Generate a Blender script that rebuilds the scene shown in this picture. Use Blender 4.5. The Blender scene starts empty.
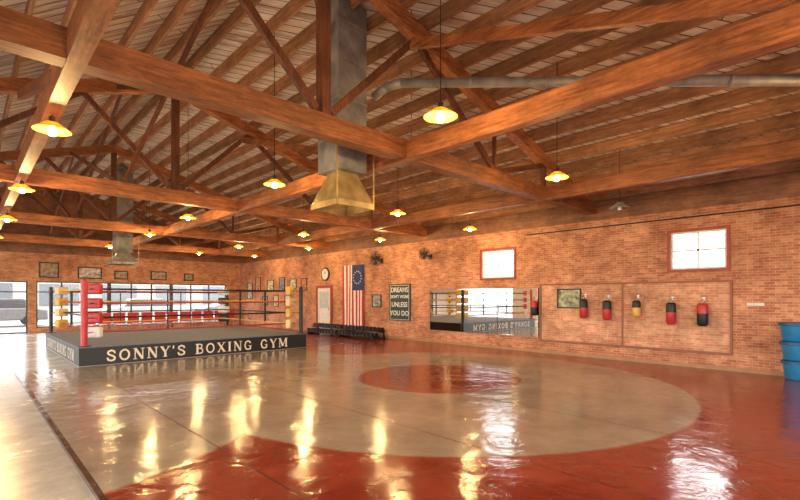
import bpy, math, random
from mathutils import Vector, Matrix
random.seed(4)
H=1.6; XW=11.7; XL=-4.8; YF=25.9; YB=-4.0; XC=3.45
C=bpy.context.scene.collection
TAU=math.tau
# ------------------------------------------------ materials
def newmat(name):
    m=bpy.data.materials.new(name); m.use_nodes=True
    nt=m.node_tree; b=nt.nodes['Principled BSDF']
    return m,nt,b
def N(nt,t,**k):
    n=nt.nodes.new(t)
    for a,v in k.items(): setattr(n,a,v)
    return n
def simple(name,col,rough=.5,metal=0,var=.12,scale=6,bump=0.0):
    m,nt,b=newmat(name)
    tc=N(nt,'ShaderNodeTexCoord'); no=N(nt,'ShaderNodeTexNoise'); no.inputs['Scale'].default_value=scale; no.inputs['Detail'].default_value=5
    nt.links.new(tc.outputs['Object'],no.inputs['Vector'])
    r=N(nt,'ShaderNodeValToRGB'); c=Vector(col)
    r.color_ramp.elements[0].position=.3; r.color_ramp.elements[1].position=.7
    r.color_ramp.elements[0].color=(*[max(0,x*(1-var)) for x in col],1); r.color_ramp.elements[1].color=(*[min(1,x*(1+var)) for x in col],1)
    nt.links.new(no.outputs['Fac'],r.inputs['Fac']); nt.links.new(r.outputs['Color'],b.inputs['Base Color'])
    b.inputs['Roughness'].default_value=rough; b.inputs['Metallic'].default_value=metal
    if bump>0:
        bp=N(nt,'ShaderNodeBump'); bp.inputs['Strength'].default_value=bump; bp.inputs['Distance'].default_value=.02
        nt.links.new(no.outputs['Fac'],bp.inputs['Height']); nt.links.new(bp.outputs['Normal'],b.inputs['Normal'])
    return m
def emis(name,col,s):
    m,nt,b=newmat(name); b.inputs['Base Color'].default_value=(*col,1)
    b.inputs['Emission Color'].default_value=(*col,1); b.inputs['Emission Strength'].default_value=s
    return m
def wood(name,axis,c1,c2,rough=.6):
    m,nt,b=newmat(name)
    tc=N(nt,'ShaderNodeTexCoord'); mp=N(nt,'ShaderNodeMapping')
    s=[24,24,24]; s['xyz'.index(axis)]=2.2
    mp.inputs['Scale'].default_value=s
    nt.links.new(tc.outputs['Object'],mp.inputs['Vector'])
    no=N(nt,'ShaderNodeTexNoise'); no.inputs['Scale'].default_value=1; no.inputs['Detail'].default_value=9; no.inputs['Roughness'].default_value=.75
    oi=N(nt,'ShaderNodeObjectInfo'); no.noise_dimensions='4D'
    mu=N(nt,'ShaderNodeMath',operation='MULTIPLY'); mu.inputs[1].default_value=50
    nt.links.new(oi.outputs['Random'],mu.inputs[0]); nt.links.new(mu.outputs[0],no.inputs['W'])
    nt.links.new(mp.outputs['Vector'],no.inputs['Vector'])
    r=N(nt,'ShaderNodeValToRGB'); r.color_ramp.elements[0].position=.36; r.color_ramp.elements[1].position=.66
    r.color_ramp.elements[0].color=(*c1,1); r.color_ramp.elements[1].color=(*c2,1)
    nt.links.new(no.outputs['Fac'],r.inputs['Fac'])
    n3=N(nt,'ShaderNodeTexNoise'); n3.inputs['Scale'].default_value=1.6; n3.inputs['Detail'].default_value=8; n3.inputs['Roughness'].default_value=.7; nt.links.new(tc.outputs['Object'],n3.inputs['Vector'])
    m3=N(nt,'ShaderNodeMapRange'); m3.inputs['From Min'].default_value=.3; m3.inputs['From Max'].default_value=.7; m3.inputs['To Min'].default_value=.5; m3.inputs['To Max'].default_value=1.4
    nt.links.new(n3.outputs['Fac'],m3.inputs['Value'])
    hs=N(nt,'ShaderNodeHueSaturation'); mr=N(nt,'ShaderNodeMapRange'); mr.inputs['To Min'].default_value=.7; mr.inputs['To Max'].default_value=1.25
    nt.links.new(oi.outputs['Random'],mr.inputs['Value'])
    mm=N(nt,'ShaderNodeMath',operation='MULTIPLY'); nt.links.new(mr.outputs[0],mm.inputs[0]); nt.links.new(m3.outputs[0],mm.inputs[1]); nt.links.new(mm.outputs[0],hs.inputs['Value'])
    nt.links.new(r.outputs['Color'],hs.inputs['Color']); nt.links.new(hs.outputs['Color'],b.inputs['Base Color'])
    b.inputs['Roughness'].default_value=rough
    return m
def brick(name,plane,c1,c2,mort):
    m,nt,b=newmat(name)
    tc=N(nt,'ShaderNodeTexCoord'); sp=N(nt,'ShaderNodeSeparateXYZ'); cb=N(nt,'ShaderNodeCombineXYZ')
    nt.links.new(tc.outputs['Object'],sp.inputs[0])
    nt.links.new(sp.outputs['X' if plane=='x' else 'Y'],cb.inputs['X']); nt.links.new(sp.outputs['Z'],cb.inputs['Y'])
    br=N(nt,'ShaderNodeTexBrick'); br.inputs['Scale'].default_value=1
    br.inputs['Brick Width'].default_value=.18; br.inputs['Row Height'].default_value=.056; br.inputs['Mortar Size'].default_value=.0055
    br.inputs['Bias'].default_value=-.1; br.inputs['Mortar Smooth'].default_value=.6
    br.inputs['Color1'].default_value=(*c1,1); br.inputs['Color2'].default_value=(*c2,1); br.inputs['Mortar'].default_value=(*mort,1)
    nt.links.new(cb.outputs[0],br.inputs['Vector'])
    no=N(nt,'ShaderNodeTexNoise'); no.inputs['Scale'].default_value=1.1; no.inputs['Detail'].default_value=12; no.inputs['Roughness'].default_value=.78
    nt.links.new(tc.outputs['Object'],no.inputs['Vector'])
    r=N(nt,'ShaderNodeValToRGB'); r.color_ramp.elements[0].position=.36; r.color_ramp.elements[1].position=.64
    r.color_ramp.elements[0].color=(.58,.50,.45,1); r.color_ramp.elements[1].color=(1.28,1.27,1.24,1)
    nt.links.new(no.outputs['Fac'],r.inputs['Fac'])
    mx=N(nt,'ShaderNodeMix',data_type='RGBA',blend_type='MULTIPLY'); mx.inputs[0].default_value=1
    nt.links.new(br.outputs['Color'],mx.inputs[6]); nt.links.new(r.outputs['Color'],mx.inputs[7])
    nt.links.new(mx.outputs[2],b.inputs['Base Color'])
    bp=N(nt,'ShaderNodeBump'); bp.inputs['Strength'].default_value=.5; bp.inputs['Distance'].default_value=.01; bp.invert=True
    nt.links.new(br.outputs['Fac'],bp.inputs['Height']); nt.links.new(bp.outputs['Normal'],b.inputs['Normal'])
    b.inputs['Roughness'].default_value=.85
    return m
def deckmat():
    m,nt,b=newmat('roof_planks')
    tc=N(nt,'ShaderNodeTexCoord'); mp=N(nt,'ShaderNodeMapping'); mp.inputs['Rotation'].default_value=(0,0,math.radians(45))
    nt.links.new(tc.outputs['Object'],mp.inputs['Vector'])
    br=N(nt,'ShaderNodeTexBrick'); br.inputs['Scale'].default_value=1; br.inputs['Brick Width'].default_value=4.3; br.inputs['Row Height'].default_value=.17
    br.inputs['Mortar Size'].default_value=.008; br.offset=.37
    br.inputs['Color1'].default_value=(.88,.72,.54,1); br.inputs['Color2'].default_value=(.50,.31,.19,1); br.inputs['Mortar'].default_value=(.06,.03,.015,1)
    nt.links.new(mp.outputs['Vector'],br.inputs['Vector'])
    m4=N(nt,'ShaderNodeMapping'); m4.inputs['Scale'].default_value=(1.2,9,1); nt.links.new(mp.outputs['Vector'],m4.inputs['Vector'])
    no=N(nt,'ShaderNodeTexNoise'); no.inputs['Scale'].default_value=.8; no.inputs['Detail'].default_value=8; no.inputs['Roughness'].default_value=.7
    nt.links.new(m4.outputs['Vector'],no.inputs['Vector'])
    mx=N(nt,'ShaderNodeMix',data_type='RGBA'); 
    mr=N(nt,'ShaderNodeMapRange'); mr.inputs['From Min'].default_value=.44; mr.inputs['From Max'].default_value=.58; mr.inputs['To Max'].default_value=.85
    nt.links.new(no.outputs['Fac'],mr.inputs['Value']); nt.links.new(mr.outputs[0],mx.inputs[0])
    nt.links.new(br.outputs['Color'],mx.inputs[6]); mx.inputs[7].default_value=(.95,.88,.77,1)
    m5=N(nt,'ShaderNodeMix',data_type='RGBA',blend_type='MULTIPLY'); m5.inputs[0].default_value=1
    rr=N(nt,'ShaderNodeValToRGB'); rr.color_ramp.elements[0].position=0; rr.color_ramp.elements[0].color=(1,1,1,1); rr.color_ramp.elements[1].position=.9; rr.color_ramp.elements[1].color=(.2,.14,.1,1)
    nt.links.new(br.outputs['Fac'],rr.inputs['Fac']); nt.links.new(mx.outputs[2],m5.inputs[6]); nt.links.new(rr.outputs['Color'],m5.inputs[7])
    nt.links.new(m5.outputs[2],b.inputs['Base Color']); b.inputs['Roughness'].default_value=.8
    return m
def math_(nt,op,a,bv=None,c=None):
    n=N(nt,'ShaderNodeMath',operation=op)
    for i,v in enumerate((a,bv,c)):
        if v is None: continue
        if isinstance(v,(int,float)): n.inputs[i].default_value=v
        else: nt.links.new(v,n.inputs[i])
    return n.outputs[0]
def gloss(nt,b,tc,r0,r1,bscale=3):
    no=N(nt,'ShaderNodeTexNoise'); no.inputs['Scale'].default_value=1.3; no.inputs['Detail'].default_value=12; no.inputs['Roughness'].default_value=.72
    nt.links.new(tc.outputs['Object'],no.inputs['Vector'])
    mr=N(nt,'ShaderNodeMapRange'); mr.inputs['From Min'].default_value=.3; mr.inputs['From Max'].default_value=.7; mr.inputs['To Min'].default_value=r0; mr.inputs['To Max'].default_value=r1
    nt.links.new(no.outputs['Fac'],mr.inputs['Value']); nt.links.new(mr.outputs[0],b.inputs['Roughness'])
    n2=N(nt,'ShaderNodeTexNoise'); n2.inputs['Scale'].default_value=bscale; n2.inputs['Detail'].default_value=5; n2.inputs['Distortion'].default_value=1.3
    nt.links.new(tc.outputs['Object'],n2.inputs['Vector'])
    return no,n2
def matfloor():
    m,nt,b=newmat('painted_vinyl_mat')
    tc=N(nt,'ShaderNodeTexCoord'); sp=N(nt,'ShaderNodeSeparateXYZ'); nt.links.new(tc.outputs['Object'],sp.inputs[0])
    x,y=sp.outputs['X'],sp.outputs['Y']
    no,n2=gloss(nt,b,tc,.08,.19,2.3)
    wob=math_(nt,'MULTIPLY',math_(nt,'SUBTRACT',no.outputs['Fac'],.5),.05)
    def soft(v,w=.04):
        mr=N(nt,'ShaderNodeMapRange'); mr.inputs['From Min'].default_value=-w; mr.inputs['From Max'].default_value=w; nt.links.new(v,mr.inputs['Value']); return mr.outputs[0]
    def disc(cx,cy,r,w=.03):
        dx=math_(nt,'SUBTRACT',x,cx); dy=math_(nt,'SUBTRACT',y,cy)
        d=math_(nt,'SQRT',math_(nt,'ADD',math_(nt,'MULTIPLY',dx,dx),math_(nt,'MULTIPLY',dy,dy)))
        return soft(math_(nt,'ADD',math_(nt,'SUBTRACT',r,d),wob),w)
    d1=disc(6.72,5.95,1.56); big=disc(6.45,5.8,4.2)
    curve=math_(nt,'SUBTRACT',y,math_(nt,'ADD',4.15,math_(nt,'MULTIPLY',math_(nt,'MULTIPLY',x,x),.16)))
    upl=math_(nt,'MULTIPLY',math_(nt,'LESS_THAN',x,7.3),soft(math_(nt,'ADD',curve,wob)))
    upl2=math_(nt,'MULTIPLY',soft(math_(nt,'SUBTRACT',7.3,x)),math_(nt,'GREATER_THAN',y,7.5))
    grey=math_(nt,'MAXIMUM',math_(nt,'MAXIMUM',big,upl),upl2)
    red=math_(nt,'MAXIMUM',d1,math_(nt,'SUBTRACT',1.0,grey))
    rg=N(nt,'ShaderNodeValToRGB'); rg.color_ramp.elements[0].color=(.215,.18,.15,1); rg.color_ramp.elements[1].color=(.35,.315,.28,1)
    rr=N(nt,'ShaderNodeValToRGB'); rr.color_ramp.elements[0].color=(.155,.018,.012,1); rr.color_ramp.elements[1].color=(.30,.036,.022,1)
    for r in (rg,rr):
        r.color_ramp.elements[0].position=.3; r.color_ramp.elements[1].position=.7; nt.links.new(no.outputs['Fac'],r.inputs['Fac'])
    mx=N(nt,'ShaderNodeMix',data_type='RGBA'); nt.links.new(red,mx.inputs[0]); nt.links.new(rg.outputs['Color'],mx.inputs[6]); nt.links.new(rr.outputs['Color'],mx.inputs[7])
    fx=math_(nt,'FRACT',math_(nt,'DIVIDE',math_(nt,'SUBTRACT',x,.93),1.95)); sx=math_(nt,'LESS_THAN',math_(nt,'ABSOLUTE',math_(nt,'SUBTRACT',fx,.5)),.006)
    edge=math_(nt,'LESS_THAN',x,.80)
    dk=math_(nt,'MAXIMUM',math_(nt,'MULTIPLY',sx,.55),math_(nt,'MULTIPLY',edge,.85))
    m2=N(nt,'ShaderNodeMix',data_type='RGBA'); nt.links.new(dk,m2.inputs[0]); nt.links.new(mx.outputs[2],m2.inputs[6]); m2.inputs[7].default_value=(.04,.016,.012,1)
    nt.links.new(m2.outputs[2],b.inputs['Base Color'])
    # creases
    vo=N(nt,'ShaderNodeTexVoronoi',feature='DISTANCE_TO_EDGE'); vo.inputs['Scale'].default_value=1.7; 
    ad=N(nt,'ShaderNodeVectorMath',operation='ADD'); nt.links.new(tc.outputs['Object'],ad.inputs[0]); nt.links.new(n2.outputs['Color'],ad.inputs[1]); nt.links.new(ad.outputs[0],vo.inputs['Vector'])
    cr=N(nt,'ShaderNodeMapRange'); cr.inputs['From Max'].default_value=.05; nt.links.new(vo.outputs['Distance'],cr.inputs['Value'])
    bp=N(nt,'ShaderNodeBump'); bp.inputs['Strength'].default_value=.34; bp.inputs['Distance'].default_value=.03
    hh=math_(nt,'ADD',math_(nt,'SUBTRACT',n2.outputs['Fac'],math_(nt,'MULTIPLY',sx,.4)),math_(nt,'MULTIPLY',cr.outputs[0],.05))
    nt.links.new(hh,bp.inputs['Height']); nt.links.new(bp.outputs['Normal'],b.inputs['Normal'])
    b.inputs['Specular IOR Level'].default_value=.85
    return m
def concrete():
    m,nt,b=newmat('sealed_concrete')
    tc=N(nt,'ShaderNodeTexCoord'); sp=N(nt,'ShaderNodeSeparateXYZ'); nt.links.new(tc.outputs['Object'],sp.inputs[0])
    no,n2=gloss(nt,b,tc,.13,.32,1.5)
    rg=N(nt,'ShaderNodeValToRGB'); rg.color_ramp.elements[0].color=(.33,.33,.33,1); rg.color_ramp.elements[1].color=(.56,.57,.57,1)
    rg.color_ramp.elements[0].position=.32; rg.color_ramp.elements[1].position=.68; nt.links.new(no.outputs['Fac'],rg.inputs['Fac'])
    mx=N(nt,'ShaderNodeMix',data_type='RGBA'); nt.links.new(math_(nt,'GREATER_THAN',sp.outputs['X'],7.9),mx.inputs[0]); nt.links.new(rg.outputs['Color'],mx.inputs[6]); mx.inputs[7].default_value=(.2,.034,.022,1)
    nt.links.new(mx.outputs[2],b.inputs['Base Color'])
    bp=N(nt,'ShaderNodeBump'); bp.inputs['Strength'].default_value=.2; bp.inputs['Distance'].default_value=.03
    nt.links.new(n2.outputs['Fac'],bp.inputs['Height']); nt.links.new(bp.outputs['Normal'],b.inputs['Normal'])
    return m
def glassmat():
    m,nt,b=newmat('window_glass')
    out=nt.nodes['Material Output']; tr=N(nt,'ShaderNodeBsdfTransparent'); gl=N(nt,'ShaderNodeBsdfGlossy'); gl.inputs['Roughness'].default_value=.03
    fr=N(nt,'ShaderNodeLayerWeight'); fr.inputs['Blend'].default_value=.12
    mx=N(nt,'ShaderNodeMixShader'); nt.links.new(fr.outputs['Fresnel'],mx.inputs[0]); nt.links.new(tr.outputs[0],mx.inputs[1]); nt.links.new(gl.outputs[0],mx.inputs[2]); nt.links.new(mx.outputs[0],out.inputs['Surface'])
    return m
def shademat():
    m,nt,b=newmat('yellow_enamel_shade')
    out=nt.nodes['Material Output']; tr=N(nt,'ShaderNodeBsdfTranslucent'); tr.inputs['Color'].default_value=(1,.66,.12,1)
    b.inputs['Base Color'].default_value=(.85,.52,.08,1); b.inputs['Roughness'].default_value=.4
    mx=N(nt,'ShaderNodeMixShader'); mx.inputs[0].default_value=.6
    nt.links.new(b.outputs[0],mx.inputs[1]); nt.links.new(tr.outputs[0],mx.inputs[2]); nt.links.new(mx.outputs[0],out.inputs['Surface'])
    return m
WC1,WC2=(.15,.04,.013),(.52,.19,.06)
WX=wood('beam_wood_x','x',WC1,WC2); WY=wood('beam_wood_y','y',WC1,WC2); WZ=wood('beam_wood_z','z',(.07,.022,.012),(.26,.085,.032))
JY=wood('joist_wood','y',(.22,.085,.038),(.54,.28,.13))
BRx=brick('brick_far','x',(.50,.18,.08),(.70,.36,.18),(.64,.48,.33))
BRy=brick('brick_side','y',(.49,.175,.09),(.70,.36,.20),(.66,.50,.37))
BRp=brick('brick_panel','y',(.60,.26,.15),(.78,.46,.28),(.72,.57,.44))
DECK=deckmat(); MAT=matfloor(); CONC=concrete(); GLASS=glassmat(); SHADE=shademat()
BLACK=simple('black_vinyl',(.012,.012,.014),.45); DARK=simple('dark_metal',(.04,.04,.045),.45,.5)
MULL=simple('grey_mullion',(.06,.06,.065),.5); IRON=simple('dark_iron',(.03,.03,.033),.3,.3)
WHITE=simple('white_paint',(.8,.78,.74),.5); RED=simple('red_vinyl',(.50,.03,.03),.35); DRED=simple('dark_red_vinyl',(.34,.02,.025),.35); YEL=simple('yellow_vinyl',(.80,.50,.12),.4)
CANV=simple('blue_grey_canvas',(.16,.19,.25),.7); STRIPE=simple('silver_stripe',(.45,.46,.5),.6); ROPEW=simple('white_rope',(.75,.72,.68),.6); ROPER=simple('red_rope',(.40,.04,.035),.5); ROPEY=simple('yellow_rope',(.70,.46,.10),.5)
GALV=simple('galvanised_steel',(.30,.28,.26),.5,.2,.35,5); GALVD=simple('galvanised_duct_panel',(.23,.225,.215),.55,.1,.65,2.5); BRASS=simple('brass_sheet',(.78,.55,.24),.26,.6,.4,4)
STEEL=simple('steel',(.4,.4,.4),.35,.9); BLUE=simple('blue_plastic',(.02,.22,.50),.4); DBLUE=simple('dark_blue_lid',(.01,.10,.26),.4); TEAL=simple('sign_board',(.035,.07,.09),.6)
REDTRIM=simple('red_trim',(.38,.06,.035),.5); TAN=simple('tan_trim',(.42,.24,.12),.6); ASPH=simple('asphalt',(.17,.168,.165),.9); STUC=simple('stucco',(.28,.26,.23),.9)
DKWOOD=wood('dark_board','y',(.12,.05,.025),(.28,.12,.055)); DKWOODX=wood('dark_board_x','x',(.14,.05,.022),(.32,.13,.055))
LWOOD=simple('left_wall_plaster',(.74,.62,.50),.9)
m,nt,b=newmat('mirror_silver'); b.inputs['Base Color'].default_value=(.9,.9,.9,1); b.inputs['Metallic'].default_value=1; b.inputs['Roughness'].default_value=.02; MIRR=m
BULB=emis('bulb_glow',(1,.72,.3),150)
# ------------------------------------------------ mesh helpers
class MB:
    def __init__(s): s.v=[]; s.f=[]; s.mi=[]; s.mats=[]
    def m(s,mat):
        if mat not in s.mats: s.mats.append(mat)
        return s.mats.index(mat)
    def add(s,vs,fs,mat):
        o=len(s.v); s.v+= [tuple(v) for v in vs]; s.f+=[[o+i for i in f] for f in fs]; s.mi+=[s.m(mat)]*len(fs); return s
    def box(s,x0,x1,y0,y1,z0,z1,mat):
        return s.add([(x0,y0,z0),(x1,y0,z0),(x1,y1,z0),(x0,y1,z0),(x0,y0,z1),(x1,y0,z1),(x1,y1,z1),(x0,y1,z1)],
          [(3,2,1,0),(4,5,6,7),(0,1,5,4),(1,2,6,5),(2,3,7,6),(3,0,4,7)],mat)
    def beam(s,p0,p1,w,h,mat,up=(0,0,1)):
        p0,p1=Vector(p0),Vector(p1); d=(p1-p0).normalized(); u=Vector(up)
        if abs(d.dot(u))>.97: u=Vector((0,1,0))
        r=d.cross(u).normalized(); u=r.cross(d).normalized()
        vs=[]
        for p in (p0,p1):
            for a,b_ in ((-1,-1),(1,-1),(1,1),(-1,1)): vs.append(p+r*a*w/2+u*b_*h/2)
        return s.add(vs,[(0,1,2,3),(7,6,5,4),(0,4,5,1),(1,5,6,2),(2,6,7,3),(3,7,4,0)],mat)
    def cyl(s,p0,p1,r,mat,n=12,r1=None,caps=True):
        p0,p1=Vector(p0),Vector(p1); d=(p1-p0).normalized(); a=d.orthogonal().normalized(); b_=d.cross(a); r1=r if r1 is None else r1
        vs=[p0+(a*math.cos(TAU*i/n)+b_*math.sin(TAU*i/n))*r for i in range(n)]+[p1+(a*math.cos(TAU*i/n)+b_*math.sin(TAU*i/n))*r1 for i in range(n)]
        fs=[(i,(i+1)%n,n+(i+1)%n,n+i) for i in range(n)]
        if caps: fs+=[tuple(reversed(range(n))),tuple(range(n,2*n))]
        return s.add(vs,fs,mat)
    def lathe(s,prof,mat,c=(0,0,0),n=20):
        vs=[];k=len(prof)
        for i in range(n):
            a=TAU*i/n
            for r,z in prof: vs.append((c[0]+r*math.cos(a),c[1]+r*math.sin(a),c[2]+z))
        fs=[(i*k+j,((i+1)%n)*k+j,((i+1)%n)*k+j+1,i*k+j+1) for i in range(n) for j in range(k-1)]
        return s.add(vs,fs,mat)
    def mesh(s,name,smooth=False):
        me=bpy.data.meshes.new(name); me.from_pydata(s.v,[],s.f)
        for mt in s.mats: me.materials.append(mt)
        for p,i in zip(me.polygons,s.mi): p.material_index=i; p.use_smooth=smooth
        me.update(); return me
def obj(name,me,loc=(0,0,0),parent=None,label=None,cat=None,group=None,kind=None,rot=None,bevel=0):
    if isinstance(me,MB): me=me.mesh(name)
    o=bpy.data.objects.new(name,me); o.location=loc; C.objects.link(o)
    if rot: o.rotation_euler=rot
    if parent: o.parent=parent
    if label: o['label']=label
    if cat: o['category']=cat
    if group: o['group']=group
    if kind: o['kind']=kind
    if bevel:
        b=o.modifiers.new('b','BEVEL'); b.width=bevel; b.segments=2; b.limit_method='ANGLE'
    return o
def empty(name,loc,label,cat,group=None,rot=None):
    o=obj(name,None,loc,None,label,cat,group,rot=rot); o.empty_display_size=.2; return o
def wallholes(name,axis,c0,c1,u0,u1,z0,z1,holes,mat,kind='structure'):
    us=sorted({u0,u1,*[h[0] for h in holes],*[h[1] for h in holes]}); zs=sorted({z0,z1,*[h[2] for h in holes],*[h[3] for h in holes]})
    mb=MB()
    for a,b_ in zip(us,us[1:]):
        for c,d in zip(zs,zs[1:]):
            um,zm=(a+b_)/2,(c+d)/2
            if any(h[0]<um<h[1] and h[2]<zm<h[3] for h in holes): continue
            if axis=='x': mb.box(a,b_,c0,c1,c,d,mat)
            else: mb.box(c0,c1,a,b_,c,d,mat)
    return obj(name,mb,kind=kind)
# ------------------------------------------------ shell
WT=3.56  # brick top
obj('floor',MB().box(XL-.3,XW+.3,YB-.3,YF+.3,-.1,0,CONC),kind='structure')
obj('gym_mat',MB().box(.75,XW-.03,YB+.05,12.25,0,.04,MAT),label='large glossy grey and red painted training mat on the floor',cat='floor mat')
winR=[(7.42,8.58,2.18,3.02),(2.24,3.31,2.22,3.06)]
wallholes('wall_right','y',XW,XW+.3,YB,YF,0,WT,winR,BRy)
bays=[(-4.5,-1.28),(-1.22,2.0),(2.3,5.08),(5.14,7.92),(7.98,10.9)]
wallholes('wall_far','x',YF,YF+.3,XL,XW,0,WT,[(a,b_,(0 if i<2 else .22),2.3) for i,(a,b_) in enumerate(bays)],BRx)
lh=[(-2,2.5,0,3.0),(4,9,0,3.0),(11,16,0,3.0),(18,23,.0,3.0)]  # unseen openings, added to bring daylight onto the left floor
wallholes('wall_left','y',XL-.3,XL,YB,YF,0,WT,lh,LWOOD)
bh=[(-3,1,.0,3.0),(3,9,.9,3.0)]  # openings behind the camera, added to let sky light into the room
wallholes('wall_back','x',YB-.3,YB,XL,XW,0,WT,bh,LWOOD)
# roof geometry
def roofc(x): return 2.22+.305*(XW-XC-abs(x-XC))+H   # centre line of top chord
def deckz(x): return roofc(x)+.38
mb=MB()
for s in (-1,1):
    xe=XC+s*(XW-XC+.3); 
    z0=deckz(XC); z1=deckz(xe)
    vs=[(XC,YB-.3,z0),(xe,YB-.3,z1),(xe,YF+.3,z1),(XC,YF+.3,z0),(XC,YB-.3,z0+.12),(xe,YB-.3,z1+.12),(xe,YF+.3,z1+.12),(XC,YF+.3,z0+.12)]
    mb.add(vs,[(0,1,2,3),(7,6,5,4),(0,4,5,1),(1,5,6,2),(2,6,7,3),(3,7,4,0)],DECK)
obj('ceiling',mb,kind='structure')
for nm,y0,y1 in (('wall_far_gable',YF,YF+.3),('wall_back_gable',YB-.3,YB)):
    pts=[(XL,WT),(XW,WT),(XW,deckz(XW)),(XC,deckz(XC)),(XL,deckz(XL))]
    vs=[(x,y0,z) for x,z in pts]+[(x,y1,z) for x,z in pts]; n=5
    obj(nm,MB().add(vs,[tuple(range(n)),tuple(reversed(range(n,2*n)))]+[(i,n+i,n+(i+1)%n,(i+1)%n) for i in range(n)],DKWOODX),kind='structure')
obj('trim_1',MB().box(XW-.02,XW+.3,YB,YF,WT,deckz(XW),DKWOOD),kind='structure')
obj('trim_2',MB().box(XL-.3,XL+.02,YB,YF,WT,deckz(XL),DKWOOD),kind='structure')
obj('baseboard_right',MB().box(XW-.025,XW,YB,16.4,.04,.12,TAN),kind='structure')
# joists
gx=XL+.3
while gx<XW-.1:
    z=roofc(gx)+.13
    obj('ceiling_joist',MB().box(-.026,.026,YB+.02-10,YF-.02-10,-.0,.24,JY),loc=(gx,10,z),label='long brown wooden roof joist under the planked roof',cat='joist',group='roof joists under the planked roof')
    gx+=.47
# longitudinal beams
BZ=H+2.12
for x in (-3.5,.73,4.96,9.2):
    obj('ceiling_beam',MB().box(-.075,.075,YB+.02-10,YF-.02-10,-.012,.26,WY),loc=(x,10,BZ),label='long stained timber beam running across the roof trusses',cat='beam',group='long timber beams')
# trusses
TY=[-.8,5.1,11.0,16.9,22.8]
def truss(y):
    e=empty('roof_truss',(XC,y,BZ),'dark orange timber roof truss with diagonal webs','roof truss','timber roof trusses')
    hw=XW-XC-.03
    def P(dx,z): return (dx,0,z-BZ)
    w=.18
    obj('bottom_chord',MB().box(-hw,hw,-w/2-.02,w/2+.02,.0,.28,WX),parent=e)
    for s in (-1,1):
        obj('top_chord',MB().beam(P(0,roofc(XC)),P(s*hw,roofc(XC+hw)),w,.24,WX),parent=e)
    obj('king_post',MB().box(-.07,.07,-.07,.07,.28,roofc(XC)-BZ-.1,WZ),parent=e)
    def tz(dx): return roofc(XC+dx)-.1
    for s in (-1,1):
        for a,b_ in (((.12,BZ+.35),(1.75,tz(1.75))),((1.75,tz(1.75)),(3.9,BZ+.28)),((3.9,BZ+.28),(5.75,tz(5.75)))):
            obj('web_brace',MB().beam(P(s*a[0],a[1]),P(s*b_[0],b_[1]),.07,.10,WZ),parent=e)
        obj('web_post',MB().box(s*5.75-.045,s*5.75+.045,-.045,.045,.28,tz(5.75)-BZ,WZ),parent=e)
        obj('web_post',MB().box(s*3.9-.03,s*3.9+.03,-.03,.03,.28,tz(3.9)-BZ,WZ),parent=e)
for y in TY: truss(y)
# longitudinal braces
for x in (.73,4.96):
    for i,y in enumerate(TY):
        if i==0: continue
        top=min(roofc(x)-.22,BZ+1.75)
        obj('diagonal_brace',MB().beam((0,-.16,top-BZ),(0,-4.6,.36),.08,.14,WY),loc=(x,y,BZ),label='diagonal timber brace between truss and long beam',cat='brace',group='diagonal braces')
# thin crossed braces near the ridge
for i in range(1,4):
    ya,yb=TY[i],TY[i+1]; ym=(ya+yb)/2; L=(yb-ya)/2-.06
    for xx,s in ((2.3,1),(2.42,-1)):
        zt=roofc(xx)-.02
        obj('ridge_brace',MB().beam((0,-s*L,.31),(0,s*L,zt-BZ),.045,.09,WZ),loc=(xx,ym,BZ),label='thin dark diagonal brace between two roof trusses',cat='brace',group='thin ridge braces')
# big duct and hood
def hood(x,y,zb,s,dz,mat,lab,f=.64):
    e=empty('exhaust_hood',(x,y,zb),lab,'exhaust hood')
    t=s*f; top=deckz(x)-zb-.12
    mb=MB().box(-t/2,t/2,-t/2,t/2,dz,top,GALVD)
    z=dz+.5
    while z<top-.1: mb.box(-t/2-.012,t/2+.012,-t/2-.012,t/2+.012,z,z+.025,GALV); z+=.6
    obj('duct',mb,parent=e)
    a=s/2; b_=t*.3
    vs=[(-a,-a,.08),(a,-a,.08),(a,a,.08),(-a,a,.08),(-b_,-b_,dz),(b_,-b_,dz),(b_,b_,dz),(-b_,b_,dz)]
    obj('hood_cone',MB().add(vs,[(0,1,5,4),(1,2,6,5),(2,3,7,6),(3,0,4,7)],mat),parent=e)
    obj('hood_rim',MB().box(-a-.01,a+.01,-a-.01,-a+.01,0,.09,mat).box(-a-.01,a+.01,a-.01,a+.01,0,.09,mat).box(-a-.01,-a+.01,-a,a,0,.09,mat).box(a-.01,a+.01,-a,a,0,.09,mat),parent=e)
    for sx in (-1,1):
        obj('hanging_strap',MB().beam((sx*a,-a,.08),(sx*a,-a,dz+.35),.02,.02,mat),parent=e)
hood(4.46,6.05,H+1.42,.72,.58,BRASS,'brass sheet-metal exhaust hood below a square galvanised duct',.78)
hood(4.25,19.4,H+1.2,.85,.45,GALV,'galvanised exhaust hood hanging from a square duct')
# pipe
SA,CA=.6896,.7242
def W3(px,py,d):
    t=(px-400)/457; return Vector((d*(SA+t*CA),d*(CA-t*SA),H+(297-py)*d/457))
A=W3(374,97,7.55); B=W3(386,87,7.4); B2=W3(402,83,7.25); D=W3(800,80,5.4); D2=B2+(D-B2)*1.25
mb=MB()
pp=[A,B,B2,D2]
for p,q in zip(pp,pp[1:]): mb.cyl(p,q,.07,GALV,16)
for p in (B,B2): mb.lathe([(.0,-.072),(.045,-.056),(.072,0),(.045,.056),(0,.072)],GALV,tuple(p),14)
dd=(D2-B2).normalized()
for i in range(1,5):
    q=B2+dd*i*1.1; mb.cyl(q,q+dd*.05,.078,GALV,16)
o=obj('ventilation_pipe',mb.mesh('pipe',True),label='galvanised round ventilation pipe running below the roof',cat='pipe')
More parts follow.
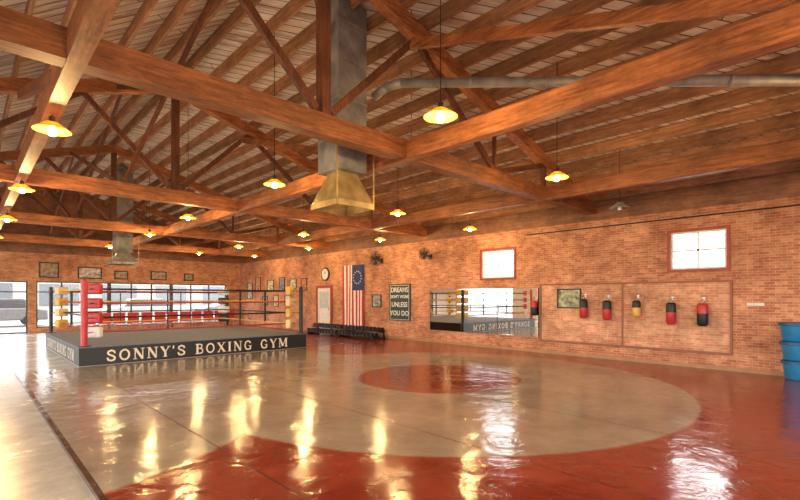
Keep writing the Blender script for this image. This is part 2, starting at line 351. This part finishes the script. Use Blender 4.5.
# conduit on right wall
obj('electrical_conduit',MB().cyl((XW-.015,YB+.1,H+1.78),(XW-.015,7.0,H+1.78),.015,DARK,8),label='thin dark electrical conduit along the top of the brick wall',cat='conduit')
# ------------------------------------------------ windows
def windowR(n,y0,y1,z0,z1):
    e=obj('window_%d'%n,None,(XW,(y0+y1)/2,z0),kind='structure')
    w=(y1-y0)/2; h=z1-z0; f=.045
    mb=MB()
    for a,b_,c,d in ((-w,w,0,f),(-w,w,h-f,h),(-w,-w+f,f,h-f),(w-f,w,f,h-f),(-.02,.02,f,h-f),(-w+f,w-f,h/2-.02,h/2+.02)):
        mb.box(.03,.09,a,b_,c,d,WHITE)
    obj('window_frame',mb,parent=e); 
    obj('window_glass',MB().box(.055,.06,-w+f,w-f,f,h-f,GLASS),parent=e)
    t=.06
    obj('window_trim',MB().box(-.03,0,-w-t,-w,-t,h+t,REDTRIM).box(-.03,0,w,w+t,-t,h+t,REDTRIM).box(-.03,0,-w,w,-t,0,REDTRIM).box(-.03,0,-w,w,h,h+t,REDTRIM),parent=e)
windowR(1,*winR[0]); windowR(2,*winR[1])
n=3
for i,(a,b_) in enumerate(bays):
    z0=0 if i<2 else .22
    e=obj('window_%d'%n,None,((a+b_)/2,YF+.1,z0),kind='structure'); n+=1
    w=(b_-a)/2; h=2.3-z0; mb=MB(); f=.05
    for q in (-w,w-f): mb.box(q,q+f,0,.08,0,h,MULL)
    for q in (0,h-f,h-.5): mb.box(-w+f,w-f,0,.08,q,q+f,MULL)
    for q in (-w/3,w/3): mb.box(q-.03,q+.03,0,.08,f,h-f,MULL)
    obj('window_frame',mb,parent=e); obj('window_glass',MB().box(-w+f,w-f,.038,.042,f,h-f,GLASS),parent=e)
k=3
for x in (-1.25,5.11,7.95):
    obj('trim_%d'%k,MB().box(x-.045,x+.045,YF-.02,YF+.0,0,2.3,MULL),kind='structure'); k+=1
# door on right wall
e=obj('door_1',None,(XW,17.2,0),kind='structure')
obj('door_frame',MB().box(-.06,0,-.62,-.5,0,2.12,REDTRIM).box(-.06,0,.5,.62,0,2.12,REDTRIM).box(-.06,0,-.5,.5,2.0,2.12,REDTRIM),parent=e)
obj('door_leaf',MB().box(-.03,0,-.5,.5,0,2.0,WHITE).box(-.04,-.03,-.35,.35,1.1,1.85,simple('door_pane',(.55,.6,.62),.2)).box(-.04,-.03,-.35,.35,.15,.95,WHITE),parent=e)
obj('door_handle',MB().cyl((-.08,-.42,1.0),(-.08,-.42,1.15),.015,STEEL,8),parent=e)
# mirrors
def pane(y0,y1,z0,z1):
    ym=(y0+y1)/2; w=(y1-y0)/2; e=empty('wall_mirror',(XW,ym,z0),'large frameless mirror panel fixed on the brick wall','mirror','wall mirror panels')
    obj('mirror_glass',MB().box(-.03,-.005,-w+.01,w-.01,0,z1-z0,MIRR),parent=e)
    obj('mirror_edge',MB().box(-.035,-.002,-w,-w+.01,0,z1-z0,DARK).box(-.035,-.002,w-.01,w,0,z1-z0,DARK).box(-.035,-.002,-w,w,-.02,0,TAN).box(-.035,-.002,-w,w,z1-z0,z1-z0+.02,TAN),parent=e)
for i in range(3): pane(6.62+i*1.375,6.62+(i+1)*1.375,.47,1.85)
# brick panel
w=(6.53-2.18)/2; e=empty('wall_panel',(XW,2.18+w,.42),'framed lighter brick panel on the wall','wall panel')
PFR=simple('panel_frame_wood',(.30,.12,.055),.5)
obj('panel_face',MB().box(-.02,-.002,-w,w,0,1.5,BRp),parent=e)
obj('panel_frame',MB().box(-.05,-.002,-w,w,-.05,0,PFR).box(-.05,-.002,-w,w,1.5,1.54,PFR).box(-.05,-.002,-w-.04,-w,-.05,1.54,PFR).box(-.05,-.002,w-.0,w+.04,-.05,1.54,PFR).box(-.035,-.002,-.02,.02,0,1.5,PFR),parent=e)
# ------------------------------------------------ text helper
def text(parent,txt,size,loc,rot,mat,align='CENTER',name='lettering',bold=.0,label=None):
    cu=bpy.data.curves.new('t','FONT'); cu.body=txt; cu.size=size; cu.align_x=align; cu.extrude=.003; cu.offset=bold
    t=bpy.data.objects.new('t',cu); C.objects.link(t); bpy.context.view_layer.update()
    me=bpy.data.meshes.new_from_object(t.evaluated_get(bpy.context.evaluated_depsgraph_get())); bpy.data.objects.remove(t)
    me.materials.clear(); me.materials.append(mat)
    return obj(name,me,loc,parent,rot=rot,label=label)
ROTR=(math.pi/2,0,-math.pi/2)
# dreams sign
e=empty('wall_sign',(XW-.01,12.27,.72),'tall dark teal motivational sign with white capital letters','wall sign')
obj('sign_board',MB().box(-.04,0,-.56,.56,0,1.36,TEAL),parent=e)
obj('sign_border',MB().box(-.045,-.04,-.5,.5,.04,.055,WHITE).box(-.045,-.04,-.5,.5,1.3,1.315,WHITE).box(-.045,-.04,-.5,-.488,.055,1.3,WHITE).box(-.045,-.04,.488,.5,.055,1.3,WHITE),parent=e)
for t,s,z in (('DREAMS',.25,1.06),("DON'T WORK",.155,.84),('UNLESS',.25,.52),('YOU DO',.25,.2)):
    text(e,t,s,(-.045,0,z),ROTR,WHITE,bold=.004)
# flag
FW=1.4;FH=2.7
e=empty('wall_flag',(XW-.03,15.05,.22),'hanging red, white and blue striped flag with circle of stars','flag')
FR=simple('flag_red',(.55,.04,.05),.8); FB=simple('flag_blue',(.03,.05,.16),.8); FWh=simple('flag_white',(.85,.8,.72),.8)
mb=MB()
def fx(y,z): return -.03-.018*math.sin(y*9+z*.8)
for i in range(13):
    y1=FW/2-i*FW/13; y0=y1-FW/13; zt=FH if i<6 else FH-1.05
    K=12
    for k in range(K):
        za=zt*k/K; zb=zt*(k+1)/K
        mb.add([(fx(y1,za),y1,za),(fx(y0,za),y0,za),(fx(y0,zb),y0,zb),(fx(y1,zb),y1,zb)],[(0,1,2,3)],FR if i%2==0 else FWh)
obj('flag_stripes',mb,parent=e)
mb=MB(); yA=FW/2-6*FW/13; 
for k in range(7):
    a=yA-k*(yA+FW/2)/7; b_=yA-(k+1)*(yA+FW/2)/7
    mb.add([(fx(a,0),a,FH-1.05),(fx(b_,0),b_,FH-1.05),(fx(b_,0),b_,FH),(fx(a,0),a,FH)],[(0,1,2,3)],FB)
obj('flag_canton',mb,parent=e)
mb=MB(); yc=(yA-FW/2)/2; zc=FH-.52
for k in range(13):
    a=TAU*k/13; cy=yc+.25*math.cos(a); cz=zc+.25*math.sin(a); vs=[(-.062,cy,cz)]
    for j in range(10):
        r=.045 if j%2==0 else .018; q=TAU*j/10+math.pi/2; vs.append((-.062,cy+r*math.cos(q),cz+r*math.sin(q)))
    mb.add(vs,[(0,1+j,1+(j+1)%10) for j in range(10)],FWh)
obj('flag_stars',mb,parent=e)
# framed pictures
def picR(y,z,w,h,col,lab,cat='picture frame',off=.003):
    e=empty('framed_picture',(XW-off,y,z),lab,cat)
    obj('frame',MB().box(-.03,0,-w/2,-w/2+.03,0,h,BLACK).box(-.03,0,w/2-.03,w/2,0,h,BLACK).box(-.03,0,-w/2,w/2,0,.03,BLACK).box(-.03,0,-w/2,w/2,h-.03,h,BLACK),parent=e)
    obj('print',MB().box(-.015,-.002,-w/2+.03,w/2-.03,.03,h-.03,simple('print',col,.5,0,.8,9)),parent=e)
picR(5.72,1.3,.66,.52,(.33,.36,.22),'framed poster with dark print on the brick wall',off=.024)
picR(13.6,1.2,.55,.5,(.3,.3,.28),'small dark framed picture beside the flag')
for y,z,w,h,c in ((18.9,1.9,.5,.6,(.5,.2,.1)),(19.9,2.0,.6,.5,(.7,.6,.4)),(21.0,1.9,.55,.7,(.2,.2,.3)),(22.2,1.9,.7,.6,(.75,.6,.35)),(23.6,1.9,.6,.8,(.5,.3,.15)),(20.4,1.2,.6,.5,(.7,.65,.55)),(22.8,1.15,.6,.5,(.3,.2,.15)),(24.6,1.5,.6,.9,(.6,.5,.4)),(21.6,1.1,.5,.6,(.7,.5,.3))):
    picR(y,z,w,h,c,'framed boxing poster on the brick wall')
# clock
e=empty('wall_clock',(XW-.003,17.1,2.62),'round white wall clock with dark rim above the door','clock')
obj('clock_rim',MB().cyl((-.05,0,0),(0,0,0),.3,BLACK,28),parent=e)
obj('clock_face',MB().cyl((-.055,0,0),(-.05,0,0),.24,WHITE,28),parent=e)
obj('clock_hand',MB().beam((-.06,0,0),(-.06,-.08,.1),.012,.012,BLACK),parent=e); obj('clock_hand',MB().beam((-.06,0,0),(-.06,.02,.18),.012,.012,BLACK),parent=e)
# far wall pictures
for x,w,h,c in ((2.75,.72,.70,(.3,.2,.12)),(4.3,.95,.55,(.5,.42,.35)),(5.6,.6,.42,(.35,.25,.18)),(7.3,.75,.46,(.35,.25,.2)),(8.8,.5,.4,(.3,.25,.2))):
    e=empty('framed_picture',(x,YF-.003,2.47),'framed picture on the brick above the storefront windows','picture frame')
    obj('frame',MB().box(-w/2,-w/2+.05,-.04,0,0,h,BLACK).box(w/2-.05,w/2,-.04,0,0,h,BLACK).box(-w/2,w/2,-.04,0,0,.05,BLACK).box(-w/2,w/2,-.04,0,h-.05,h,BLACK),parent=e)
    obj('print',MB().box(-w/2+.05,w/2-.05,-.02,-.002,.05,h-.05,simple('print',c,.5,0,.7,7)),parent=e)
# wall fans
for y,k_ in ((13.3,1.0),(10.75,.72)):
    e=empty('wall_fan',(XW-.003,y,3.0),'black caged wall fan on a bracket high on the brick','fan','black wall fans')
    obj('bracket',MB().beam((0,0,0),(-.3,0,.05),.05,.05,DARK).box(-.02,0,-.08,.08,-.1,.1,DARK),parent=e)
    mb=MB()
    cx=Vector((-.38,0,.08))
    for r in (.27*k_,.2*k_,.13*k_): 
        for dx in (0,.1):
            for i in range(20):
                a,b_=TAU*i/20,TAU*(i+1)/20
                mb.cyl(cx+Vector((dx,r*math.cos(a),r*math.sin(a))),cx+Vector((dx,r*math.cos(b_),r*math.sin(b_))),.008,DARK,5,caps=False)
    for i in range(12):
        a=TAU*i/12; mb.cyl(cx,cx+Vector((0,.27*k_*math.cos(a),.27*k_*math.sin(a))),.005,DARK,5)
    obj('cage',mb,parent=e)
    mb=MB()
    for i in range(4):
        a=TAU*i/4; d=Vector((0,math.cos(a),math.sin(a))); t=Vector((0,-math.sin(a),math.cos(a))); c0=cx+Vector((.05,0,0))
        mb.add([c0+d*.04-t*.04,c0+(d*.22-t*.08)*k_+Vector((.03,0,0)),c0+(d*.24+t*.08)*k_-Vector((.03,0,0)),c0+d*.04+t*.04],[(0,1,2,3)],BLACK)
    obj('fan_blade',mb,parent=e)
    obj('motor',MB().cyl(cx+Vector((.02,0,0)),cx+Vector((.16,0,0)),.08*k_,BLACK,14),parent=e)
# hanging bags on right wall
def px2Y(px):
    t=(px-400)/457; d=XW/(.6896+.7242*t); return d*(.7242-.6896*t)
for px,top,h,cu_,cl,r,lab in ((534,1.5,.42,RED,BLACK,.08,'small red punching bag hung on the wall by a black strap'),(583,1.55,.5,BLACK,RED,.1,'black and red punching bag hung on the brick wall'),(606,1.52,.5,BLACK,RED,.1,'black and red punching bag hung on the brick wall'),
    (635,1.52,.38,BLACK,YEL,.09,'small yellow and black punching bag hung on the brick wall'),(669,1.48,.5,BLACK,RED,.1,'black and red punching bag hung on the brick wall'),(700,1.47,.5,RED,BLACK,.105,'red and black punching bag hung on the brick wall')):
    y=px2Y(px)-.08; e=empty('punching_bag',(XW-.15,y,top-h),lab,'punching bag','punching bags along the wall')
    mid=h*.55; wd=.148 if px<545 else .128
    obj('bag_lower',MB().lathe([(0,0),(r*.75,0),(r,.05),(r*1.02,mid)],cl).mesh('bag_lower',True),parent=e)
    obj('bag_upper',MB().lathe([(r*1.02,mid),(r,h-.05),(r*.85,h-.01),(0,h)],cu_).mesh('bag_upper',True),parent=e)
    obj('strap',MB().beam((0,r*.6,h-.02),(0,0,h+.09),.012,.006,DARK).beam((0,-r*.6,h-.02),(0,0,h+.09),.012,.006,DARK),parent=e)
    obj('wall_hook',MB().beam((0,0,h+.09),(wd,0,h+.09),.014,.014,STEEL).box(wd-.01,wd,-.025,.025,h+.05,h+.13,STEEL),parent=e)
# outlet
e=empty('electrical_outlet',(XW-.002,1.75,1.42),'small white electrical box on the brick wall','outlet')
obj('cover_plate',MB().box(-.04,0,-.14,.14,0,.06,WHITE),parent=e); 
# dumbbell racks
DB=MB()
for s in (-1,1): DB.cyl((s*.07,0,0),(s*.17,0,0),.08,IRON,6)
DB.cyl((-.08,0,0),(.08,0,0),.017,STEEL,8); DBm=DB.mesh('dumbbell')
for yc in (16.3,14.02):
    e=empty('dumbbell_rack',(XW-.5,yc,0),'black two-tier steel dumbbell rack against the brick wall','dumbbell rack','dumbbell racks')
    L=1.12; 
    for y in (-L+.05,L-.05): obj('upright',MB().beam((.3,y,0),(.25,y,.4),.06,.06,DARK).beam((-.3,y,.03),(.33,y,.03),.06,.06,DARK),parent=e)
    for x,z in ((-.16,.10),(.14,.30)):
        obj('tray',MB().box(x-.17,x+.17,-L,L,z-.02,z,BLACK).box(x-.18,x-.16,-L,L,z,z+.03,BLACK).box(x+.16,x+.18,-L,L,z,z+.03,BLACK).box(x-.05,.28,-L+.02,-L+.07,z-.05,z-.02,DARK).box(x-.05,.28,L-.07,L-.02,z-.05,z-.02,DARK),parent=e)
        for i in range(10):
            obj('dumbbell',DBm,(XW-.5+x-.0,yc-L+.13+i*.218,z+.072),label='black hexagonal dumbbell resting on the rack',cat='dumbbell',group='dumbbells on the racks')
# blue tubs
for k,(h) in enumerate((0,.42,.84)):
    e=empty('plastic_tub',(XW-.30-.02*(k%2),1.06+.02*k,h*.86+.04),'round blue plastic tub stacked by the brick wall','tub','stacked blue plastic tubs')
    sc=.36/.42
    obj('tub_body',MB().lathe([(r*.76,z*sc) for r,z in [(0,0),(.24,0),(.27,.03),(.31,.34)]],BLUE,n=28).mesh('tub_body',True),parent=e)
    obj('tub_lid',MB().lathe([(r*.76,z*sc) for r,z in [(.31,.34),(.35,.35),(.35,.41),(.3,.42),(0,.42)]],DBLUE,n=28),parent=e)
# ------------------------------------------------ glyph lettering
T=.2;t_=.09
def arc(cx,cy,rx,ry,a0,a1,n=18): return [(cx+rx*math.cos(math.radians(a0+(a1-a0)*i/n)),cy+ry*math.sin(math.radians(a0+(a1-a0)*i/n))) for i in range(n+1)]
G={
'S':(.7,[([(.58,.72),(.52,.88),(.34,.95),(.16,.88),(.11,.72),(.2,.59),(.46,.45),(.58,.3),(.53,.12),(.34,.05),(.14,.12),(.08,.3)],.15)]),
'O':(.85,[(arc(.4,.5,.31,.44,0,360),.15)]),
'N':(.85,[([(.14,0),(.14,1)],t_),([(.14,1),(.68,0)],T),([(.68,0),(.68,1)],t_),([(0,.97),(.24,.97)],.06),([(0,.03),(.28,.03)],.06),([(.54,.97),(.82,.97)],.06)]),
'Y':(.78,[([(.1,.97),(.38,.45)],T),([(.66,.97),(.38,.45)],t_),([(.38,.48),(.38,0)],T),([(0,.97),(.26,.97)],.06),([(.54,.97),(.78,.97)],.06),([(.22,.03),(.54,.03)],.06)]),
"'":(.25,[([(.1,1),(.08,.72)],.12)]),
'B':(.74,[([(.17,0),(.17,1)],T),([(.1,.95),(.42,.95),(.54,.86),(.54,.66),(.42,.55),(.17,.55)],.12),([(.42,.55),(.6,.42),(.6,.16),(.44,.05),(.1,.05)],.12),([(0,.97),(.2,.97)],.06),([(0,.03),(.2,.03)],.06)]),
'X':(.8,[([(.12,.97),(.66,.03)],T),([(.64,.97),(.12,.03)],t_),([(0,.97),(.28,.97)],.06),([(.52,.97),(.78,.97)],.06),([(0,.03),(.26,.03)],.06),([(.52,.03),(.8,.03)],.06)]),
'I':(.42,[([(.2,0),(.2,1)],T),([(.04,.97),(.36,.97)],.06),([(.04,.03),(.36,.03)],.06)]),
'G':(.85,[([(.64,.74),(.56,.88),(.4,.95),(.2,.85),(.1,.5),(.2,.15),(.4,.05),(.64,.12)],.15),([(.64,.05),(.64,.44)],.16),([(.46,.43),(.78,.43)],.06)]),
'M':(1.0,[([(.14,0),(.14,1)],t_),([(.16,1),(.48,.1)],T),([(.48,.1),(.8,1)],t_),([(.84,1),(.84,0)],T),([(0,.97),(.24,.97)],.06),([(0,.03),(.28,.03)],.06),([(.72,.97),(1,.97)],.06),([(.7,.03),(1,.03)],.06)]),
' ':(.5,[])}
def glyphs(txt,length,h,mat,flip=None):
    tot=sum(G[c][0]+.14 for c in txt); sx=length/tot; mb=MB(); x=0
    lay=0
    for c in txt:
        for pl,w in G[c][1]:
            for a,b_ in zip(pl,pl[1:]):
                A=Vector(((x+a[0])*sx,a[1]*h)); B=Vector(((x+b_[0])*sx,b_[1]*h)); d=(B-A).normalized(); n_=Vector((-d.y,d.x))*w*h/2
                if len(pl)>2: e_=d*w*h*.22
                else: e_=d*0
                lay=(lay+1)%7; yo=-.0004*lay
                q=[A-e_-n_,B+e_-n_,B+e_+n_,A-e_+n_]
                mb.add([(p.x-length/2,yo,p.y) for p in q],[(0,1,2,3)],mat)
        x+=G[c][0]+.14
    return mb
# ------------------------------------------------ boxing ring
RX0,RX1,RY0,RY1=1.85,7.75,12.4,18.2; RH=.47
rc=((RX0+RX1)/2,(RY0+RY1)/2); hx=(RX1-RX0)/2; hy=(RY1-RY0)/2
ring=empty('boxing_ring',(rc[0],rc[1],0),'raised boxing ring with black lettered skirt, padded corner posts and ropes','boxing ring')
obj('apron_skirt',MB().box(-hx,hx,-hy,hy,0,RH-.03,BLACK),parent=ring)
obj('apron_band',MB().box(-hx-.006,hx+.006,-hy-.006,hy+.006,.02,.035,STRIPE),parent=ring)
obj('canvas_floor',MB().box(-hx-.015,hx+.015,-hy-.015,hy+.015,RH-.03,RH,CANV),parent=ring,bevel=.012)
LET=simple('cream_lettering',(.85,.76,.62),.6)
obj('lettering',glyphs("SONNY'S BOXING GYM",4.75,.265,LET),(-.05,-hy-.012,.1),parent=ring)
obj('lettering',glyphs("SONNY'S BOXING GYM",4.75,.265,LET),(-hx-.012,0,.1),parent=ring,rot=(0,0,-math.pi/2))
RZ=[RH+.3,RH+.64,RH+.98,RH+1.32]
YEL2=simple('cream_yellow_vinyl',(.85,.66,.34),.4)
corners={(-1,-1):(RED,WHITE,1.98,.07,.34,.25),(1,-1):(YEL,YEL2,1.9,.06,.56,.27),(-1,1):(YEL2,YEL,1.9,.05,.42,.24),(1,1):(WHITE,BLACK,1.9,.05,.42,.24)}
for (sx,sy),(ma,mb_,ph,pr,pw,phh) in corners.items():
    cx,cy=sx*(hx-.12),sy*(hy-.12); ix,iy=sx*(hx-.38),sy*(hy-.38)
    obj('corner_post',MB().cyl((cx,cy,RH),(cx,cy,ph),pr,ma if ma is RED else DARK,16).cyl((cx,cy,RH),(cx,cy,RH+.02),.14,DARK,14).cyl((cx,cy,ph),(cx,cy,ph+.02),pr*.7,DARK,14),parent=ring)
    for k,z in enumerate(RZ):
        d=Vector((ix-cx,iy-cy,0)).normalized(); p=Vector((cx,cy,z)); q=Vector((ix,iy,z))
        obj('turnbuckle',MB().cyl(p,q,.018,STEEL,8),parent=ring)
        mm=ma if k%2==1 or (ma is RED and k==2) else mb_
        obj('corner_pad',MB().beam(q-d*.1,q+d*.05,pw,phh,mm),parent=ring,bevel=.04)
def rope(p,q,m_): obj('rope',MB().cyl(p,q,.022,m_,8),parent=ring)
for k,z in enumerate(RZ):
    a,b_=hx-.4,hy-.4
    rope((-a,-b_,z),(a,-b_,z),(ROPER,BLACK,ROPER,BLACK)[k])
    rope((a,-b_,z),(a,b_,z),(ROPEY,BLACK,ROPEY,BLACK)[k])
    rope((a,b_,z),(-a,b_,z),(ROPEY,BLACK,ROPEY,ROPER)[k])
    rope((-a,b_,z),(-a,-b_,z),(ROPER,BLACK,ROPER,ROPEY)[k])
for dx,dy in ((-.33,-1),(.33,-1),(-.33,1),(.33,1)):
    obj('rope_spacer',MB().box(dx*hx-.01,dx*hx+.01,dy*(hy-.4)-.03,dy*(hy-.4)+.03,RZ[0],RZ[3],BLACK),parent=ring)
for dy in (-.33,.33):
    for s in (-1,1): obj('rope_spacer',MB().box(s*(hx-.4)-.03,s*(hx-.4)+.03,dy*hy-.01,dy*hy+.01,RZ[0],RZ[3],BLACK),parent=ring)
# red chairs
seat=MB().box(-.22,.22,-.21,.21,.43,.46,RED).mesh('seat'); back=MB().box(-.22,.22,.17,.2,.5,.95,RED).mesh('backrest')
legs=[MB().beam((sx*.2,sy*.19,0),(sx*.18,sy*.18,.43 if sy<0 else .6),.025,.025,STEEL).mesh('leg') for sx in (-1,1) for sy in (-1,1)]
for i in range(12):
    x=3.6+i*.52
    e=empty('red_chair',(x,21.6,0),'red plastic chair with metal legs in a row by the windows','chair','row of red chairs by the windows',rot=(0,0,0))
    obj('seat',seat,parent=e,bevel=.01); obj('backrest',back,parent=e,bevel=.01)
    for l in legs: obj('leg',l,parent=e)
# ------------------------------------------------ pendant lamps
R=.185
shade=MB().lathe([(.035,.10),(.06,.095),(.09,.075),(R,.01),(R+.005,0),(R-.004,.004),(.085,.067),(.03,.09)],SHADE,n=28).mesh('lamp_shade',True)
sock=MB().cyl((0,0,.08),(0,0,.16),.032,DARK,12).mesh('lamp_socket')
bulb=MB().lathe([(0,-.06),(.033,-.048),(.047,-.012),(.034,.025),(.02,.06),(0,.07)],BULB,n=14).mesh('light_bulb',True)
off=MB().lathe([(0,-.04),(.03,-.03),(.042,0),(.03,.035),(.02,.07),(0,.08)],WHITE,n=14).mesh('light_bulb_off',True)
offs=MB().lathe([(.035,.13),(.06,.12),(.09,.09),(.2,.012),(.205,0),(.196,.004),(.085,.08),(.03,.115)],GALV,n=28).mesh('grey_shade',True)
LP=[(3.83,3.37,2.0),(.73,6.6,1.92),(4.0,7.45,2.0),(7.2,3.74,2.0),(7.54,8.0,2.0),(10.3,7.96,1.9),(4.1,12.1,2.0),(7.9,12.8,2.0),(.73,10.5,1.9),(.73,14.4,1.85),(4.3,16.2,2.0),
    (7.9,17.6,2.0),(10.3,11.8,1.95),(4.2,21.2,2.0),(7.8,21.6,2.0),(10.3,16.3,2.0),(.73,19.5,1.9),(.73,2.4,1.92),(10.3,21.2,2.0),(-2.4,6.8,2.0),(-2.4,14,2.0),(-2.4,1,2.0),(7.4,-.8+.4,2.0),(3.6,-1.4,2.0)]
for i,(x,y,zr) in enumerate(LP):
    z=zr+H
    e=empty('pendant_lamp',(x,y,z),'glowing pendant lamp with wide yellow enamel shade on a thin cord','pendant lamp','yellow pendant lamps')
    obj('lamp_shade',shade,parent=e); obj('lamp_socket',sock,parent=e); obj('light_bulb',bulb,parent=e)
    tp=(BZ-.012 if x==.73 else deckz(x)-.01)-z
    if tp>.165: obj('lamp_cord',MB().cyl((0,0,.16),(0,0,tp),.006,BLACK,6),parent=e)
    l=bpy.data.lights.new('bulb_light','POINT'); l.energy=74 if x>10 else 92; l.color=(1,.64,.25); l.shadow_soft_size=.04
    lo=bpy.data.objects.new('bulb_light',l); lo.location=(0,0,-.12); lo.parent=e; C.objects.link(lo)
e=empty('pendant_lamp',(9.9,3.75,1.85+H),'unlit grey metal pendant lamp on a thin cord','pendant lamp')
obj('lamp_shade',offs,parent=e); obj('light_bulb',off,parent=e); obj('lamp_socket',sock,parent=e); obj('lamp_cord',MB().cyl((0,0,.16),(0,0,deckz(9.9)-.01-1.85-H),.006,BLACK,6),parent=e)
# ------------------------------------------------ outside
obj('street_ground',MB().box(-60,70,YF+.3,90,-.12,-.02,ASPH).box(-60,XL-.3,-40,YF+.3,-.12,-.02,ASPH).box(XL-.3,XW+.3,-40,YB-.3,-.12,-.02,ASPH),kind='structure')
e=empty('street_building',(4,52,0),'pale stucco shop building across the street','building')
obj('facade_wall',MB().box(-30,30,0,8,-.02,4.5,STUC),parent=e)
mb=MB(); SG=simple('shop_glass',(.09,.10,.11),.2)
for i in range(12): mb.box(-28+i*4.8,-25+i*4.8,-.05,0,.8,2.8,SG)
obj('shop_window',mb,parent=e)
def car(x,y,mat,lab):
    e=empty('car',(x,y,-.02),lab,'car')
    prof=[(-2.2,.35),(-2.25,.8),(-1.9,.95),(-1.2,1.02),(1.5,1.02),(2.15,.92),(2.2,.35)]
    def ext(pr,w,mat,w2=None):
        n=len(pr); w2=w2 or w
        vs=[(a,-(w if b_<1.1 else w2),b_) for a,b_ in pr]+[(a,(w if b_<1.1 else w2),b_) for a,b_ in pr]
        return MB().add(vs,[tuple(range(n)),tuple(reversed(range(n,2*n)))]+[(i,n+i,n+(i+1)%n,(i+1)%n) for i in range(n)],mat)
    obj('car_body',ext(prof,.88,mat),parent=e,bevel=.06)
    obj('car_windows',ext([(-1.15,1.0),(-.6,1.45),(1.2,1.45),(1.75,1.0)],.84,DARK,.7),parent=e)
    obj('car_roof',ext([(-.62,1.44),(-.5,1.53),(1.1,1.53),(1.22,1.44)],.72,mat,.7),parent=e)
    for sx in (-1.4,1.4):
        for sy in (-.8,.8): obj('wheel',MB().cyl((sx,sy-.1,.33),(sx,sy+.1,.33),.33,BLACK,20).cyl((sx,sy-.11,.33),(sx,sy+.11,.33),.18,STEEL,14),parent=e)
car(1.2,33,simple('car_silver',(.14,.15,.16),.35,.2),'silver car parked outside the storefront windows')
car(8.3,33.4,simple('car_white',(.28,.28,.28),.3),'white car parked outside the storefront windows')
car(14.2,33.2,simple('car_grey',(.08,.08,.085),.3),'grey car parked outside the storefront windows')
# ------------------------------------------------ light
w=bpy.data.worlds.new('World'); bpy.context.scene.world=w; w.use_nodes=True
bg=w.node_tree.nodes['Background']; bg.inputs['Color'].default_value=(1,.985,.98,1); bg.inputs['Strength'].default_value=9.5
def portal(loc,rot,sx,sy):
    l=bpy.data.lights.new('sky_portal','AREA'); l.shape='RECTANGLE'; l.size=sx; l.size_y=sy; l.cycles.is_portal=True
    o=bpy.data.objects.new('sky_portal',l); o.location=loc; o.rotation_euler=rot; C.objects.link(o)
for i,(a,b_) in enumerate(bays):
    portal(((a+b_)/2,YF+.32,1.15),(-math.pi/2,0,0),b_-a,2.2)
for a,b_,c,d in lh: portal((XL-.32,(a+b_)/2,1.5),(0,-math.pi/2,0),3.0,b_-a)
for a,b_,c,d in bh: portal(((a+b_)/2,YB-.32,(c+d)/2),(math.pi/2,0,0),b_-a,d-c)
# camera
cam=bpy.data.cameras.new('Camera'); cam.sensor_width=36; cam.lens=457/800*36; cam.shift_y=47/800; cam.clip_end=300
co=bpy.data.objects.new('Camera',cam); co.location=(0,0,H); co.rotation_euler=(math.pi/2,0,-math.atan2(435,457)); C.objects.link(co)
bpy.context.scene.camera=co
vs=bpy.context.scene.view_settings
vs.view_transform='Standard'; vs.look='None'; vs.exposure=-.2
